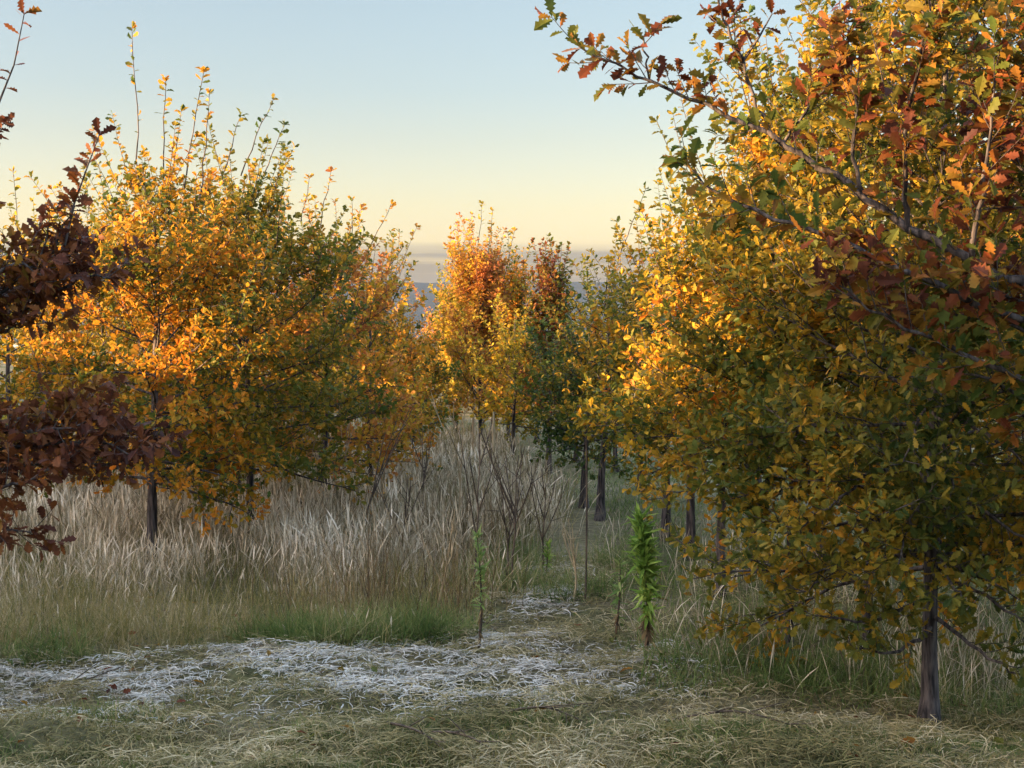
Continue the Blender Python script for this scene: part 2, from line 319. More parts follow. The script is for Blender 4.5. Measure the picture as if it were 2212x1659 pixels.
class Tree:
    def __init__(s, seed):
        s.rng = np.random.default_rng(seed); s.wood = Tubes(); s.pos, s.dir, s.size = [], [], []
    def leaf_run(s, pts, a, b, spacing, size, tip=3):
        """leaves along the polyline between fractions a and b, with a terminal bunch"""
        rng = s.rng; pts = np.asarray(pts)
        seg = np.linalg.norm(np.diff(pts, axis=0), axis=1); cum = np.concatenate([[0], np.cumsum(seg)]); L = cum[-1]
        n = max(1, int(L * (b - a) / spacing))
        t = (a + (b - a) * (np.arange(n) + rng.uniform(0, 1, n)) / n) * L
        t = np.concatenate([t, np.full(tip, L * 0.995)])
        p = np.stack([np.interp(t, cum, pts[:, k]) for k in range(3)], -1)
        ax = norm(pts[-1] - pts[max(0, len(pts) - 3)])
        rad = norm(rng.normal(0, 1, (len(t), 3)) + np.array([0, 0, 0.15]))
        rad = norm(rad - (rad @ ax)[:, None] * ax)
        fw = rng.uniform(0.25, 0.95, len(t)); fw[len(t) - tip:] = rng.uniform(0.7, 1.6, tip)
        d = norm(rad + ax * fw[:, None] + np.array([0, 0, -0.12]))
        s.pos.append(p); s.dir.append(d); s.size.append(size * rng.uniform(0.55, 1.15, len(t)))
    def curve(s, p0, d, L, n, bend=0.25, jit=0.12):
        rng = s.rng; p = np.array(p0, float); d = norm(np.array(d, float)); out = [p.copy()]
        for k in range(n):
            d = norm(d + np.array([0, 0, bend / n]) + rng.normal(0, jit / math.sqrt(n), 3))
            p = p + d * L / n; out.append(p.copy())
        return np.array(out)
    def twigs(s, pts, start, spacing, tl, leaf, lsp, bend=0.4, tubes=True, r=0.0018, upb=0.35):
        rng = s.rng; seg = np.linalg.norm(np.diff(pts, axis=0), axis=1); cum = np.concatenate([[0], np.cumsum(seg)]); L = cum[-1]
        n = max(1, int(L * (1 - start) / spacing))
        for k in range(n):
            t = (start + (1 - start) * (k + rng.uniform(0, 1)) / n) * L
            p = np.array([np.interp(t, cum, pts[:, c]) for c in range(3)])
            i = min(int(np.searchsorted(cum, t)), len(pts) - 1); ax = norm(pts[i] - pts[max(i - 1, 0)])
            side = norm(rng.normal(0, 1, 3)); side = norm(side - (side @ ax) * ax + np.array([0, 0, upb]))
            d = norm(side * rng.uniform(0.6, 1.2) + ax * 0.8)
            l = tl * rng.uniform(0.45, 1.25)
            c = s.curve(p, d, l, 3, bend)
            if tubes: s.wood.add(c, np.linspace(r, r * 0.5, 4), 3)
            s.leaf_run(c, 0.12, 1, lsp, leaf)
    def shoot(s, p, d, L, leaf, sp=0.045, r=0.004, start=0.15):
        c = s.curve(p, d, L, 6, 0.1, 0.10); s.wood.add(c, np.linspace(r, r * 0.35, 7), 4)
        s.leaf_run(c, start, 1, sp, leaf, 4)
    def limb(s, pts, r0, r1, start, spacing, tl, leaf, lsp, tubes=True):
        pts = np.asarray(pts, float)
        u = np.linspace(0, 1, len(pts)); v = np.linspace(0, 1, len(pts) * 3)
        c = np.stack([np.interp(v, u, pts[:, k]) for k in range(3)], -1)
        for _ in range(2): c[1:-1] = (c[:-2] + 2 * c[1:-1] + c[2:]) / 4
        c[1:-1] += s.rng.normal(0, 0.006, (len(c) - 2, 3))
        s.wood.add(c, np.linspace(r0, r1, len(c)), 7)
        s.twigs(c, start, spacing, tl, leaf, lsp, tubes=tubes, r=0.0024)
        s.leaf_run(c, max(start, 0.6), 1, lsp * 1.5, leaf, 4)
        return c
    def grow(s, H, zb, Rr, nbr, r0, form='oval', leaf=0.050, lsp=0.015, tw=0.066, tl=0.17, shoots=4, shl=0.45, lean=(0, 0), twt=True, low=-8, upr=0.85):
        rng = s.rng; Ht = H * 0.94; nz = 9
        nz = 12; zz = np.concatenate([[-0.06, 0.03, 0.12], np.linspace(0.3, Ht, nz - 3)])
        wob = np.cumsum(rng.normal(0, 0.014, (nz, 2)), 0) * (np.linspace(0, 1, nz)[:, None])
        tp = np.stack([wob[:, 0] + lean[0] * zz, wob[:, 1] + lean[1] * zz, zz], -1)
        rr = r0 * (1 - 0.88 * np.clip(zz / Ht, 0, 1)); rr[:3] *= np.array([1.9, 1.45, 1.12])
        s.wood.add(tp, rr, 9)
        for b in range(nbr):
            t = (b + rng.uniform(0, 0.9)) / nbr; t = t ** 1.25
            z = zb + (Ht * 0.97 - zb) * t
            p = np.array([np.interp(z, zz, tp[:, 0]), np.interp(z, zz, tp[:, 1]), z])
            az = b * 2.39996 + rng.normal(0, 0.35)
            if form == 'oval': prof = max(0.12, math.sin(math.pi * (0.27 + 0.70 * t))) ** 0.8 * (1 if t < .5 else 1 - .75 * (t - .5)); el = low + 62 * t
            elif form == 'cone': prof = (1 - t) ** 0.75 * 0.92 + 0.14; el = low + 60 * t
            else: prof = max(0.3, math.sin(math.pi * (0.30 + 0.60 * t))); el = 28 + 120 * t if t < 0.4 else 71
            el = R(min(el + rng.normal(0, 8), 84)); L = Rr * prof * rng.uniform(0.72, 1.18) / max(0.42, math.cos(el) ** 0.5)
            d = np.array([math.cos(az) * math.cos(el), math.sin(az) * math.cos(el), math.sin(el)])
            c = s.curve(p, d, L, 7, (0.38 if t > 0.3 else 0.38 - 2.2 * (0.3 - t)) if form != 'col' else 0.3, 0.22)
            rb = np.interp(z, zz, rr) * 0.42
            s.wood.add(c, np.linspace(max(rb, 0.004), 0.0022, 8), 5)
            s.twigs(c, 0.08, tw, tl, leaf, lsp, tubes=twt)
            s.leaf_run(c, 0.3, 1, lsp * 1.6, leaf, 4)
            if t > 0.3 and rng.uniform() < upr:                      # leafy leaders standing out of the outline
                for _ in range(2):
                    q = c[rng.integers(4, 8)]; dd = norm(np.array([d[0] * 0.5, d[1] * 0.5, 1.0]) + rng.normal(0, 0.16, 3))
                    s.shoot(q, dd, rng.uniform(0.22, 0.62), leaf * 0.95, 0.014, 0.003, 0.05)
            n2 = int(L / 0.16)
            for k in range(n2):                                      # secondary branches
                u = 0.22 + 0.62 * (k + rng.uniform(0, 1)) / max(n2, 1)
                q = np.array([np.interp(u * 7, np.arange(8), c[:, m]) for m in range(3)])
                ax = norm(c[min(int(u * 7) + 1, 7)] - c[int(u * 7)])
                sd = np.cross(ax, [0, 0, 1]) * (1 if k % 2 else -1)
                d2 = norm(ax * 0.75 + norm(sd) * rng.uniform(0.5, 1.0) + np.array([0, 0, rng.normal(0.12, 0.3)]))
                c2 = s.curve(q, d2, L * (1 - u) * rng.uniform(0.5, 0.85) + 0.10, 4, 0.3, 0.2)
                s.wood.add(c2, np.linspace(0.0035, 0.0015, 5), 4)
                s.twigs(c2, 0.1, tw, tl * 0.9, leaf, lsp, tubes=twt)
                s.leaf_run(c2, 0.2, 1, lsp * 1.6, leaf, 4)
        for k in range(shoots):
            z = Ht * rng.uniform(0.80, 0.98); az = rng.uniform(0, 6.28); o = Rr * 0.35 * rng.uniform(0.2, 1)
            p = np.array([np.interp(z, zz, tp[:, 0]) + o * math.cos(az) * .5, np.interp(z, zz, tp[:, 1]) + o * math.sin(az) * .5, z])
            s.shoot(p, [math.cos(az) * o * 0.9, math.sin(az) * o * 0.9, 1], shl * rng.uniform(0.6, 1.2), leaf * 0.85)
        return tp
    def build(s, name, loc, label, mat, tmpl, group='young oaks in the plantation rows', rz=0, cat='tree', wide=1.0):
        root = empty(name, loc, rz); tag(root, label, cat, group)
        s.wood.build('trunk', BARK, root)
        leaves_mesh('crown', tmpl, np.concatenate(s.pos), np.concatenate(s.dir), np.concatenate(s.size), LM[mat], root, s.rng, wide=wide)
        return root
def copy_tree(src, loc, rz, sc, label, mat=None, name=None):
    r = src.copy(); COL.objects.link(r); r.location = loc; r.rotation_euler.z = rz; r.scale = (sc, sc, sc)
    r['label'] = label
    for ch in src.children:
        c = ch.copy(); COL.objects.link(c); c.parent = r
        if mat and ch.name.startswith('crown'):
            c.material_slots[0].link = 'OBJECT'; c.material_slots[0].material = LM[mat]
    return r
def gpos(px, d, dz=0.0):
    x = (px - 1106) / FP * d * 1.0
    return (x, d, float(ground_z(x, d)) + dz)
def top_h(py, d): return P(1106, py, d)[2]

def oak(seed, px, d, top, zb, Rr, label, mat, nbr=26, r0=0.034, form='oval', tmpl=LEAF_FAR, **kw):
    loc = gpos(px, d); H = top_h(top, d) - loc[2]
    t = Tree(seed); t.grow(H, zb, Rr, nbr, r0, form, **kw)
    return t, loc

# ------------------------------------------------------------------ trees in the picture
TREES = {}
def make(key, name, seed, px, d, top, zb, Rr, label, mat, tmpl=LEAF_FAR, extra=None, **kw):
    t, loc = oak(seed, px, d, top, zb, Rr, label, mat, tmpl=tmpl, **kw)
    if extra: extra(t, loc)
    TREES[key] = t.build(name, loc, label, mat, tmpl)
def tall_shoots(lst, leaf=0.055):
    """list of (px0, py0, px1, py1, d): long bare-stemmed shoots standing out of a crown"""
    def f(t, loc):
        for (a, b, c, e, d) in lst:
            p0 = P(a, b, d) - np.array(loc); p1 = P(c, e, d) - np.array(loc)
            L = np.linalg.norm(p1 - p0); pts = np.array([p0 + (p1 - p0) * u for u in np.linspace(0, 1, 7)])
            pts[1:-1] += t.rng.normal(0, 0.006, (5, 3))
            t.wood.add(pts, np.linspace(0.005, 0.0018, 7), 4)
            t.leaf_run(pts, 0.30, 0.62, 0.06, leaf * 0.8, 0); t.leaf_run(pts, 0.62, 1, 0.02, leaf, 5)
    return f

def low_limbs(t, loc):
    o_ = np.array(loc)
    for pts in ([(2015, 1180, 5.9), (1900, 1210, 5.75), (1800, 1250, 5.65), (1720, 1280, 5.6)],
                [(2015, 1290, 5.9), (1930, 1330, 5.7), (1840, 1340, 5.6), (1740, 1330, 5.55)],
                [(2015, 1350, 5.9), (1970, 1400, 5.75), (1890, 1410, 5.65), (1830, 1385, 5.6)],
                [(2015, 1330, 5.9), (2090, 1390, 5.7), (2170, 1440, 5.6), (2250, 1480, 5.5)],
                [(2015, 1240, 5.9), (2100, 1270, 5.6), (2180, 1330, 5.45), (2260, 1360, 5.4)],
                [(2015, 1150, 5.9), (2030, 1190, 5.6), (2050, 1250, 5.4), (2080, 1300, 5.25)],
                [(2015, 1050, 5.9), (1990, 1080, 5.6), (1960, 1150, 5.4), (1940, 1220, 5.25)],
                [(2015, 960, 5.9), (2040, 960, 5.6), (2060, 1020, 5.4), (2050, 1090, 5.25)],
                [(2015, 880, 5.9), (2000, 870, 5.6), (1980, 920, 5.4), (1950, 1000, 5.3)],
                [(2015, 1000, 5.9), (1900, 1010, 5.65), (1800, 1080, 5.5), (1720, 1150, 5.45)],
                [(2015, 1100, 5.9), (1890, 1110, 5.7), (1760, 1150, 5.6), (1660, 1150, 5.55)],
                [(2015, 1080, 5.9), (2120, 1090, 5.6), (2200, 1160, 5.5), (2280, 1200, 5.4)],
                [(2015, 900, 5.9), (2110, 920, 5.6), (2190, 980, 5.5), (2260, 1050, 5.4)]):
        t.limb([P(*p) - o_ for p in pts], 0.010, 0.0025, 0.2, 0.040, 0.17, 0.054, 0.014)
# left rows
make('L1', 'oak_tree', 11, 322, 9.0, 370, 0.58, 0.86, 'golden oak with one very tall thin shoot rising above its crown', 'amber', LEAF_MID, nbr=44, r0=0.036, shoots=3, shl=0.35,
     extra=tall_shoots([(300, 400, 285, 60, 9.0), (352, 420, 358, 175, 9.1), (395, 420, 440, 155, 9.0), (430, 430, 452, 200, 8.9)]))
make('L2', 'oak_tree', 12, 535, 10.0, 400, 0.62, 0.98, 'broad olive and gold oak on a slim dark trunk in tall grass', 'olive', LEAF_MID, nbr=46, r0=0.030, shoots=2,
     extra=tall_shoots([(520, 380, 590, 215, 10.0), (560, 400, 615, 270, 10.1), (580, 430, 620, 340, 9.9), (480, 380, 520, 250, 10.2)]))
make('L3', 'oak_tree', 13, 503, 11.4, 450, 0.6, 0.75, 'amber oak whose thicker trunk stands just behind a slimmer one', 'amber', nbr=26, r0=0.038)
make('L4', 'oak_tree', 14, 700, 11.6, 520, 0.48, 0.80, 'orange and red oak over the bright tuft of sunlit grass', 'orange', LEAF_MID, nbr=30, r0=0.03, shoots=4,
     extra=tall_shoots([(690, 500, 715, 370, 11.6), (650, 480, 668, 385, 11.5)]))
make('L5', 'oak_tree', 15, 800, 13.2, 590, 0.42, 0.76, 'loose amber oak with slanting upright shoots over the hazy hill', 'amber', LEAF_MID, nbr=26, r0=0.028, shoots=3,
     extra=tall_shoots([(760, 560, 760, 430, 13.2), (785, 560, 845, 440, 13.2), (800, 640, 870, 535, 13.2), (830, 680, 895, 570, 13.1)]))
make('L6', 'oak_tree', 16, 890, 16.5, 740, 0.4, 0.62, 'low amber oak between the left row and the columnar orange tree', 'amber', nbr=24, r0=0.026)
make('L7', 'oak_tree', 17, 30, 11.5, 560, 0.6, 0.8, 'pale gold oak at the left edge behind the dark brown oak', 'gold', nbr=26, r0=0.034,
     extra=tall_shoots([(45, 600, 28, 370, 11.5)]))
# middle
make('C1', 'columnar_oak', 21, 1040, 17.0, 560, 0.32, 0.50, 'narrow orange columnar oak standing tallest in the middle of the view', 'orange', LEAF_MID, nbr=40, r0=0.03, form='col', shoots=4, shl=0.3,
     extra=tall_shoots([(1030, 560, 1042, 440, 17.0), (1010, 600, 1018, 490, 17.0), (1060, 570, 1064, 455, 17.1), (1085, 620, 1112, 498, 17.0), (985, 620, 972, 515, 17)]))
make('C2', 'columnar_oak', 22, 985, 20.0, 620, 0.35, 0.40, 'yellow columnar oak glowing just left of the orange one', 'yellow', nbr=30, r0=0.03, form='col')
make('C3', 'columnar_oak', 23, 1185, 15.0, 590, 0.48, 0.32, 'slim olive oak with a dark red spire top right of the orange one', 'russet', nbr=34, r0=0.03, form='col', shoots=3,
     extra=tall_shoots([(1175, 640, 1190, 525, 15), (1205, 650, 1213, 530, 15.0)]))
make('C4', 'oak_tree', 24, 1108, 15.6, 720, 0.42, 0.45, 'short yellow green oak in the gap under the orange columnar oak', 'yellow', nbr=24, r0=0.03)
make('C5', 'oak_tree', 25, 1262, 12.2, 745, 0.45, 0.52, 'small dark green oak with a round skirt low over the mown grass', 'green', LEAF_MID, nbr=30, r0=0.032)
# right rows
make('R1', 'oak_tree', 31, 1298, 11.4, 630, 0.64, 0.36, 'olive oak with an orange topknot at the left end of the right row', 'olive', LEAF_MID, nbr=28, r0=0.034, shoots=3,
     extra=tall_shoots([(1310, 640, 1318, 560, 11.4), (1335, 560, 1395, 408, 11.2)]))
make('R2', 'oak_tree', 32, 1440, 10.4, 550, 0.78, 0.56, 'gold green oak topped by pinkish bare shoots', 'gold', LEAF_MID, nbr=30, r0=0.034, shoots=8, shl=0.4)
make('R3', 'oak_tree', 33, 1560, 8.3, 440, 0.88, 0.66, 'gold and green oak at the sunlit left end of the big right hand foliage', 'gold', LEAF_MID, nbr=54, r0=0.030, low=-10, form='cone')
make('R4', 'oak_tree', 34, 1704, 7.2, 180, 0.82, 0.76, 'tall olive oak with low skirts reaching over the rough grass', 'olive', LEAF_MID, nbr=60, r0=0.024, form='cone', low=-5, leaf=0.050)
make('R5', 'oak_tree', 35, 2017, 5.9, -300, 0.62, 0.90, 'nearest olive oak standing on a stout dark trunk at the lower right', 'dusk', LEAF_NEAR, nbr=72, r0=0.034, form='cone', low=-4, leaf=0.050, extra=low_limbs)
make('R6', 'oak_tree', 36, 1880, 6.9, -120, 0.50, 0.85, 'high olive and gold oak just behind the nearest stout trunk', 'gold', LEAF_MID, nbr=44, r0=0.022, leaf=0.050)
make('R7', 'oak_tree', 37, 2250, 7.2, -150, 0.5, 0.98, 'orange gold oak at the right edge behind the nearest trunk', 'amber', LEAF_MID, nbr=38, r0=0.035, leaf=0.050)
# copies further back
far = [
 ('L3', 412, 13.0, 1.0, 'amber', 0.7, 'distant amber oak seen through the skirts of the golden oak'),
 ('L2', 230, 12.6, 0.95, 'gold', 2.1, 'gold oak between the dark brown branches and the golden oak'),
 ('L3', 120, 15.0, 1.0, 'yellow', 3.0, 'yellow oak filling the back row at far left'),
 ('L6', 700, 16.5, 1.25, 'gold', 1.0, 'gold oak deep in the left row behind the orange and red one'),
 ('L6', 600, 14.5, 1.3, 'olive', 4.0, 'olive oak hidden behind the broad olive and gold oak'),
 ('L5', 350, 16.0, 1.0, 'amber', 2.0, 'amber oak far back behind the golden oak'),
 ('L6', 850, 20.5, 0.8, 'yellow', 2.4, 'small yellow oak at the far end of the left row'),
 ('L6', 940, 23.0, 0.75, 'gold', 3.6, 'tiny gold oak beyond the end of the left row'),
 ('C4', 1065, 19.0, 1.05, 'yellow', 0.6, 'yellow oak behind the foot of the orange columnar oak'),
 ('C4', 1160, 18.5, 0.85, 'gold', 2.2, 'gold oak behind the dark red spire'),
 ('C4', 1245, 16.0, 0.85, 'olive', 3.9, 'olive oak behind the dark green round one'),
 ('C4', 1330, 15.0, 0.9, 'gold', 5.1, 'gold oak seen past the end of the right row'),
 ('L6', 1020, 25.0, 1.0, 'amber', 5.0, 'farthest amber oak seen low between the middle trunks'),
 ('L6', 905, 27.0, 0.8, 'amber', 1.1, 'amber oak closing the far end of the avenue on the left'),
 ('C4', 975, 26.0, 1.25, 'orange', 2.9, 'orange oak closing the far end of the avenue'),
 ('C4', 1040, 28.0, 1.3, 'gold', 0.3, 'gold oak closing the far end of the avenue'),
 ('C4', 1100, 24.0, 1.2, 'amber', 4.4, 'amber oak closing the far end of the avenue in the middle'),
 ('L6', 1190, 25.0, 0.8, 'yellow', 3.1, 'yellow oak closing the far end of the avenue'),
 ('C4', 1215, 20.5, 0.9, 'gold', 1.9, 'gold oak behind the olive one in the far middle'),
 ('L6', 1290, 22.0, 0.8, 'olive', 0.9, 'olive oak closing the far end of the avenue on the right'),
 ('L6', 790, 18.5, 1.1, 'orange', 5.2, 'orange oak glimpsed low behind the loose amber oak'),
 ('R1', 1385, 13.2, 0.9, 'gold', 4.6, 'gold oak behind the one topped by pinkish shoots'),
 ('C1', 1098, 17.8, 0.90, 'amber', 2.2, 'narrow amber columnar oak close beside the tallest orange one'),
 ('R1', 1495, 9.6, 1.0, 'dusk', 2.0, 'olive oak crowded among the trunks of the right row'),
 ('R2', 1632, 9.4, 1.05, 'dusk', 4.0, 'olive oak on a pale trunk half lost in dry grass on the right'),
 ('R2', 1775, 8.8, 1.1, 'gold', 1.3, 'gold oak on a leaning trunk in dry grass on the right'),
 ('R2', 2000, 9.6, 1.2, 'yellow', 2.6, 'yellow oak shining through from the back of the right row'),
 ('R2', 2180, 10.5, 1.2, 'amber', 5.6, 'amber oak in the back row at the right edge'),
 ('R1', 1640, 12.5, 1.15, 'gold', 3.3, 'gold oak far behind the right row'),
 ('R1', 1880, 13.0, 1.2, 'olive', 0.4, 'olive oak deepest in the right back row'),
]
for key, px, d, sc, mat, rz, lab in far:
    copy_tree(TREES[key], gpos(px, d), rz, sc, lab, mat)
# trees of the neighbouring row to the left, which throw the dappled evening shade
shade = [(-7.2, 1.2), (-7.4, 2.6), (-7.2, 4.0), (-7.3, -0.3), (-8.6, 8.2)]
for n_, (x, y) in enumerate(shade):
    copy_tree(TREES['L2' if n_ % 2 else 'L1'], (x, y, float(ground_z(x, y)) - 0.05), n_ * 1.7, 1.2 if y < 4.5 else 0.8, 'oak of the next row by the added shading bank to the left', 'gold')

# dark brown oak reaching in from the left edge
t = Tree(51); loc = gpos(-330, 6.0); o_ = np.array(loc)
t.grow(2.5, 0.6, 0.5, 12, 0.04, 'oval', leaf=0.085, lsp=0.02)
def limbP(t, o_, pts, r0=0.012, r1=0.003, start=0.3, sp=0.028, tl=0.17, leaf=0.066, lsp=0.014, **k):
    return t.limb([P(*p) - o_ for p in pts], r0, r1, start, sp, tl, leaf, lsp, **k)
def sparse(t, o_, pts, leaf=0.08, r0=0.006, sp=0.035, a=0.2):
    pts = np.array([P(*p) - o_ for p in pts]); t.wood.add(pts, np.linspace(r0, 0.002, len(pts)), 5); t.leaf_run(pts, a, 1, sp, leaf, 4)
limbP(t, o_, [(-330, 1060, 6), (-100, 1000, 6), (60, 960, 6.0), (200, 950, 5.9), (310, 985, 5.85)])
limbP(t, o_, [(-330, 980, 6), (-100, 930, 6.1), (40, 900, 6.2), (160, 880, 6.2), (260, 920, 6.2)])
limbP(t, o_, [(-330, 1100, 6), (-150, 1090, 5.9), (-20, 1060, 5.8), (60, 1040, 5.75), (130, 1010, 5.7)])
limbP(t, o_, [(-330, 1120, 6), (-150, 1120, 5.8), (-40, 1140, 5.7), (70, 1150, 5.65)], tl=0.11)
limbP(t, o_, [(-330, 1130, 6), (-150, 1170, 5.8), (-50, 1190, 5.7)], tl=0.1)
limbP(t, o_, [(-330, 1000, 6), (-100, 960, 5.9), (20, 930, 5.9), (130, 930, 5.85), (230, 900, 5.85)])
limbP(t, o_, [(-330, 1080, 6), (-120, 1040, 6.1), (0, 1010, 6.1), (120, 990, 6.1), (250, 1010, 6.1), (330, 960, 6.1)])
limbP(t, o_, [(-330, 800, 6), (-120, 720, 6.2), (0, 660, 6.2), (90, 610, 6.2), (160, 540, 6.2)])
limbP(t, o_, [(-330, 780, 6), (-120, 700, 5.9), (-10, 590, 5.9), (50, 560, 5.9), (100, 610, 5.9)])
limbP(t, o_, [(-330, 820, 6), (-100, 740, 6.1), (20, 690, 6.1), (110, 640, 6.1), (190, 590, 6.1), (240, 600, 6.1)])
limbP(t, o_, [(-330, 760, 6), (-100, 690, 6.0), (0, 640, 6.0), (60, 590, 6.0), (120, 550, 6.0)])
limbP(t, o_, [(-330, 800, 6), (-100, 760, 6.0), (0, 720, 6.0), (60, 700, 6.0)])
limbP(t, o_, [(60, 640, 6.05), (120, 540, 6.05), (160, 440, 6.05)], r0=0.007, start=0.35, sp=0.06, tl=0.09)
sparse(t, o_, [(140, 530, 6.05), (160, 440, 6.05), (185, 370, 6.05), (215, 290, 6.05)], sp=0.016, a=0.0)
sparse(t, o_, [(70, 600, 6), (100, 520, 6), (108, 460, 6)], sp=0.02, leaf=0.06)
limbP(t, o_, [(-330, 640, 6), (-180, 500, 6), (-80, 380, 6), (-30, 310, 6), (10, 265, 6)], start=0.5, sp=0.09, tl=0.09)
sparse(t, o_, [(-60, 380, 6), (0, 215, 6), (30, 140, 6), (52, 30, 6)], sp=0.035, leaf=0.075)
t.build('oak_tree', loc, 'dark brown oak whose shaded branches reach in from the left edge', 'brown', LEAF_NEAR)

# russet and green oak leaning in from the upper right, nearest to the viewer
t = Tree(61); loc = gpos(2480, 4.8); o_ = np.array(loc)
t.grow(3.1, 1.3, 0.7, 20, 0.045, 'oval', leaf=0.07, lsp=0.017, tw=0.065)
big = dict(leaf=0.072, lsp=0.014, sp=0.036, tl=0.17)
limbP(t, o_, [(2480, 800, 4.8), (2300, 680, 4.75), (2190, 605, 4.7), (2060, 545, 4.75), (1960, 490, 4.8), (1870, 425, 4.85), (1760, 355, 4.9), (1650, 280, 4.95), (1500, 212, 5.0), (1380, 170, 5.0), (1250, 100, 5.0)], r0=0.022, r1=0.003, start=0.22, leaf=0.07, lsp=0.017, sp=0.055, tl=0.13)
limbP(t, o_, [(1660, 285, 4.95), (1620, 190, 4.95), (1590, 110, 4.9), (1555, 20, 4.9), (1540, -60, 4.9)], r0=0.007, start=0.15, leaf=0.07, lsp=0.017, sp=0.05, tl=0.12)
sparse(t, o_, [(1600, 140, 4.93), (1640, 80, 4.9), (1668, 30, 4.9)], sp=0.025)
limbP(t, o_, [(1690, 310, 4.93), (1740, 240, 4.9), (1800, 170, 4.9)], r0=0.006, **big)
limbP(t, o_, [(1400, 175, 5), (1400, 130, 5), (1390, 80, 5)], r0=0.004, start=.2, leaf=.08, lsp=.03, sp=.05, tl=.07)
limbP(t, o_, [(2480, 760, 4.8), (2212, 700, 4.7), (2000, 610, 4.6), (1850, 530, 4.6), (1700, 480, 4.6), (1560, 430, 4.65), (1475, 350, 4.7)], r0=0.014, start=0.3, leaf=0.072, lsp=0.017, sp=0.055, tl=0.14)
limbP(t, o_, [(1960, 490, 4.8), (1950, 380, 4.8), (1960, 250, 4.75), (1990, 120, 4.7), (2010, 0, 4.7)], r0=0.010, start=0.1, **big)
limbP(t, o_, [(2100, 560, 4.7), (2120, 430, 4.6), (2140, 300, 4.6), (2150, 150, 4.6)], r0=0.010, start=0.1, **big)
limbP(t, o_, [(1870, 425, 4.85), (1840, 330, 4.8), (1850, 200, 4.8), (1820, 60, 4.8)], r0=0.008, start=0.15, **big)
limbP(t, o_, [(2480, 900, 4.8), (2250, 840, 4.6), (2080, 760, 4.55), (1930, 700, 4.5), (1800, 610, 4.5)], r0=0.012, start=0.25, **big)
limbP(t, o_, [(2480, 920, 4.8), (2300, 890, 4.7), (2150, 830, 4.7), (2040, 800, 4.7)], r0=0.010, start=0.2, **big)
limbP(t, o_, [(2480, 860, 4.8), (2300, 760, 4.7), (2150, 680, 4.7), (2000, 680, 4.7), (1880, 660, 4.7)], r0=0.010, start=0.2, **big)
t.build('oak_tree', loc, 'russet and green large leaved oak leaning in from the upper right', 'russet', LEAF_NEAR)

# ------------------------------------------------------------------ grasses
rng = np.random.default_rng(7)
def blades(name, x, y, h, w, mat, profile=(1, 0.9, 0.6, 0.1), lean=0.25, curve=0.25, label=None, cat=None, z0=None, sink=0.02, ts=None):
    n = len(x); k = len(profile); ts = np.linspace(0, 1, k) if ts is None else np.array(ts)
    z = ground_z(x, y) - sink if z0 is None else z0
    yaw = rng.uniform(0, 2 * math.pi, n); ld = rng.uniform(0, 2 * math.pi, n)
    ln = np.abs(rng.normal(0, lean, n)); cv = np.abs(rng.normal(0, curve, n))
    lx, ly = np.cos(ld), np.sin(ld)
    V = np.zeros((n, k, 2, 3))
    for i_, (t_, p_) in enumerate(zip(ts, profile)):
        off = (ln * t_ + cv * t_ * t_) * h
        zz = z + h * t_ * np.clip(1 - 0.5 * (ln + cv * t_), 0.12, 1)
        for s_, sg in enumerate((-1, 1)):
            V[:, i_, s_, 0] = x + lx * off + sg * np.cos(yaw) * w * p_ / 2
            V[:, i_, s_, 1] = y + ly * off + sg * np.sin(yaw) * w * p_ / 2
            V[:, i_, s_, 2] = zz
    b = (np.arange(n) * 2 * k)[:, None]; kk = np.arange(k - 1)[None] * 2
    F = np.stack([b + kk, b + kk + 1, b + kk + 3, b + kk + 2], -1).reshape(-1, 4)
    mi = None
    if isinstance(mat, list): mi = np.repeat((fbm(x * 1.1, y * 1.5, 87) + rng.normal(0, .08, n) > .54).astype(np.int32), k - 1)
    o = mesh_obj(name, V.reshape(-1, 3), F, mat, None, mi)
    tag(o, label, cat, None, 'stuff')
    return o
def scatter(n, y0, y1, f, power=1.6):
    """n points in the view wedge between distances y0 and y1, kept with probability f(x, y)"""
    y = y0 + (y1 - y0) * rng.uniform(0, 1, n) ** power
    x = rng.uniform(-1, 1, n) * (0.372 * y + 0.35)
    keep = rng.uniform(0, 1, n) < f(x, y)
    return x[keep], y[keep]
def right_edge(y): return np.interp(y, [6.7, 7.1, 7.7, 8.2, 9.0, 9.8, 10.5, 12, 14, 18, 24], [-0.45, -0.30, -0.24, -0.14, -0.10, 0.05, 0.36, 0.42, 0.25, -0.05, -0.3])
def left_front(x): return np.interp(x, [-3, -1.6, -1.1, -0.6, -0.3], [6.75, 6.95, 7.12, 7.12, 7.2])
def meadow(x, y):                       # 0..1: where the uncut meadow stands
    e = right_edge(y) + (fbm(x * 2, y * 2, 5) - .5) * 0.35
    f0 = left_front(x) + (fbm(x * 2.5, y * 0 + 3, 8) - .5) * 0.35
    return sstep(0.22, -0.30, x - e) * sstep(-0.05, 0.2, y - f0)
def tallness(x, y): return sstep(0.75, 1.9, y - left_front(x)) * (0.6 + 0.55 * fbm(x * .9, y * .9, 21))
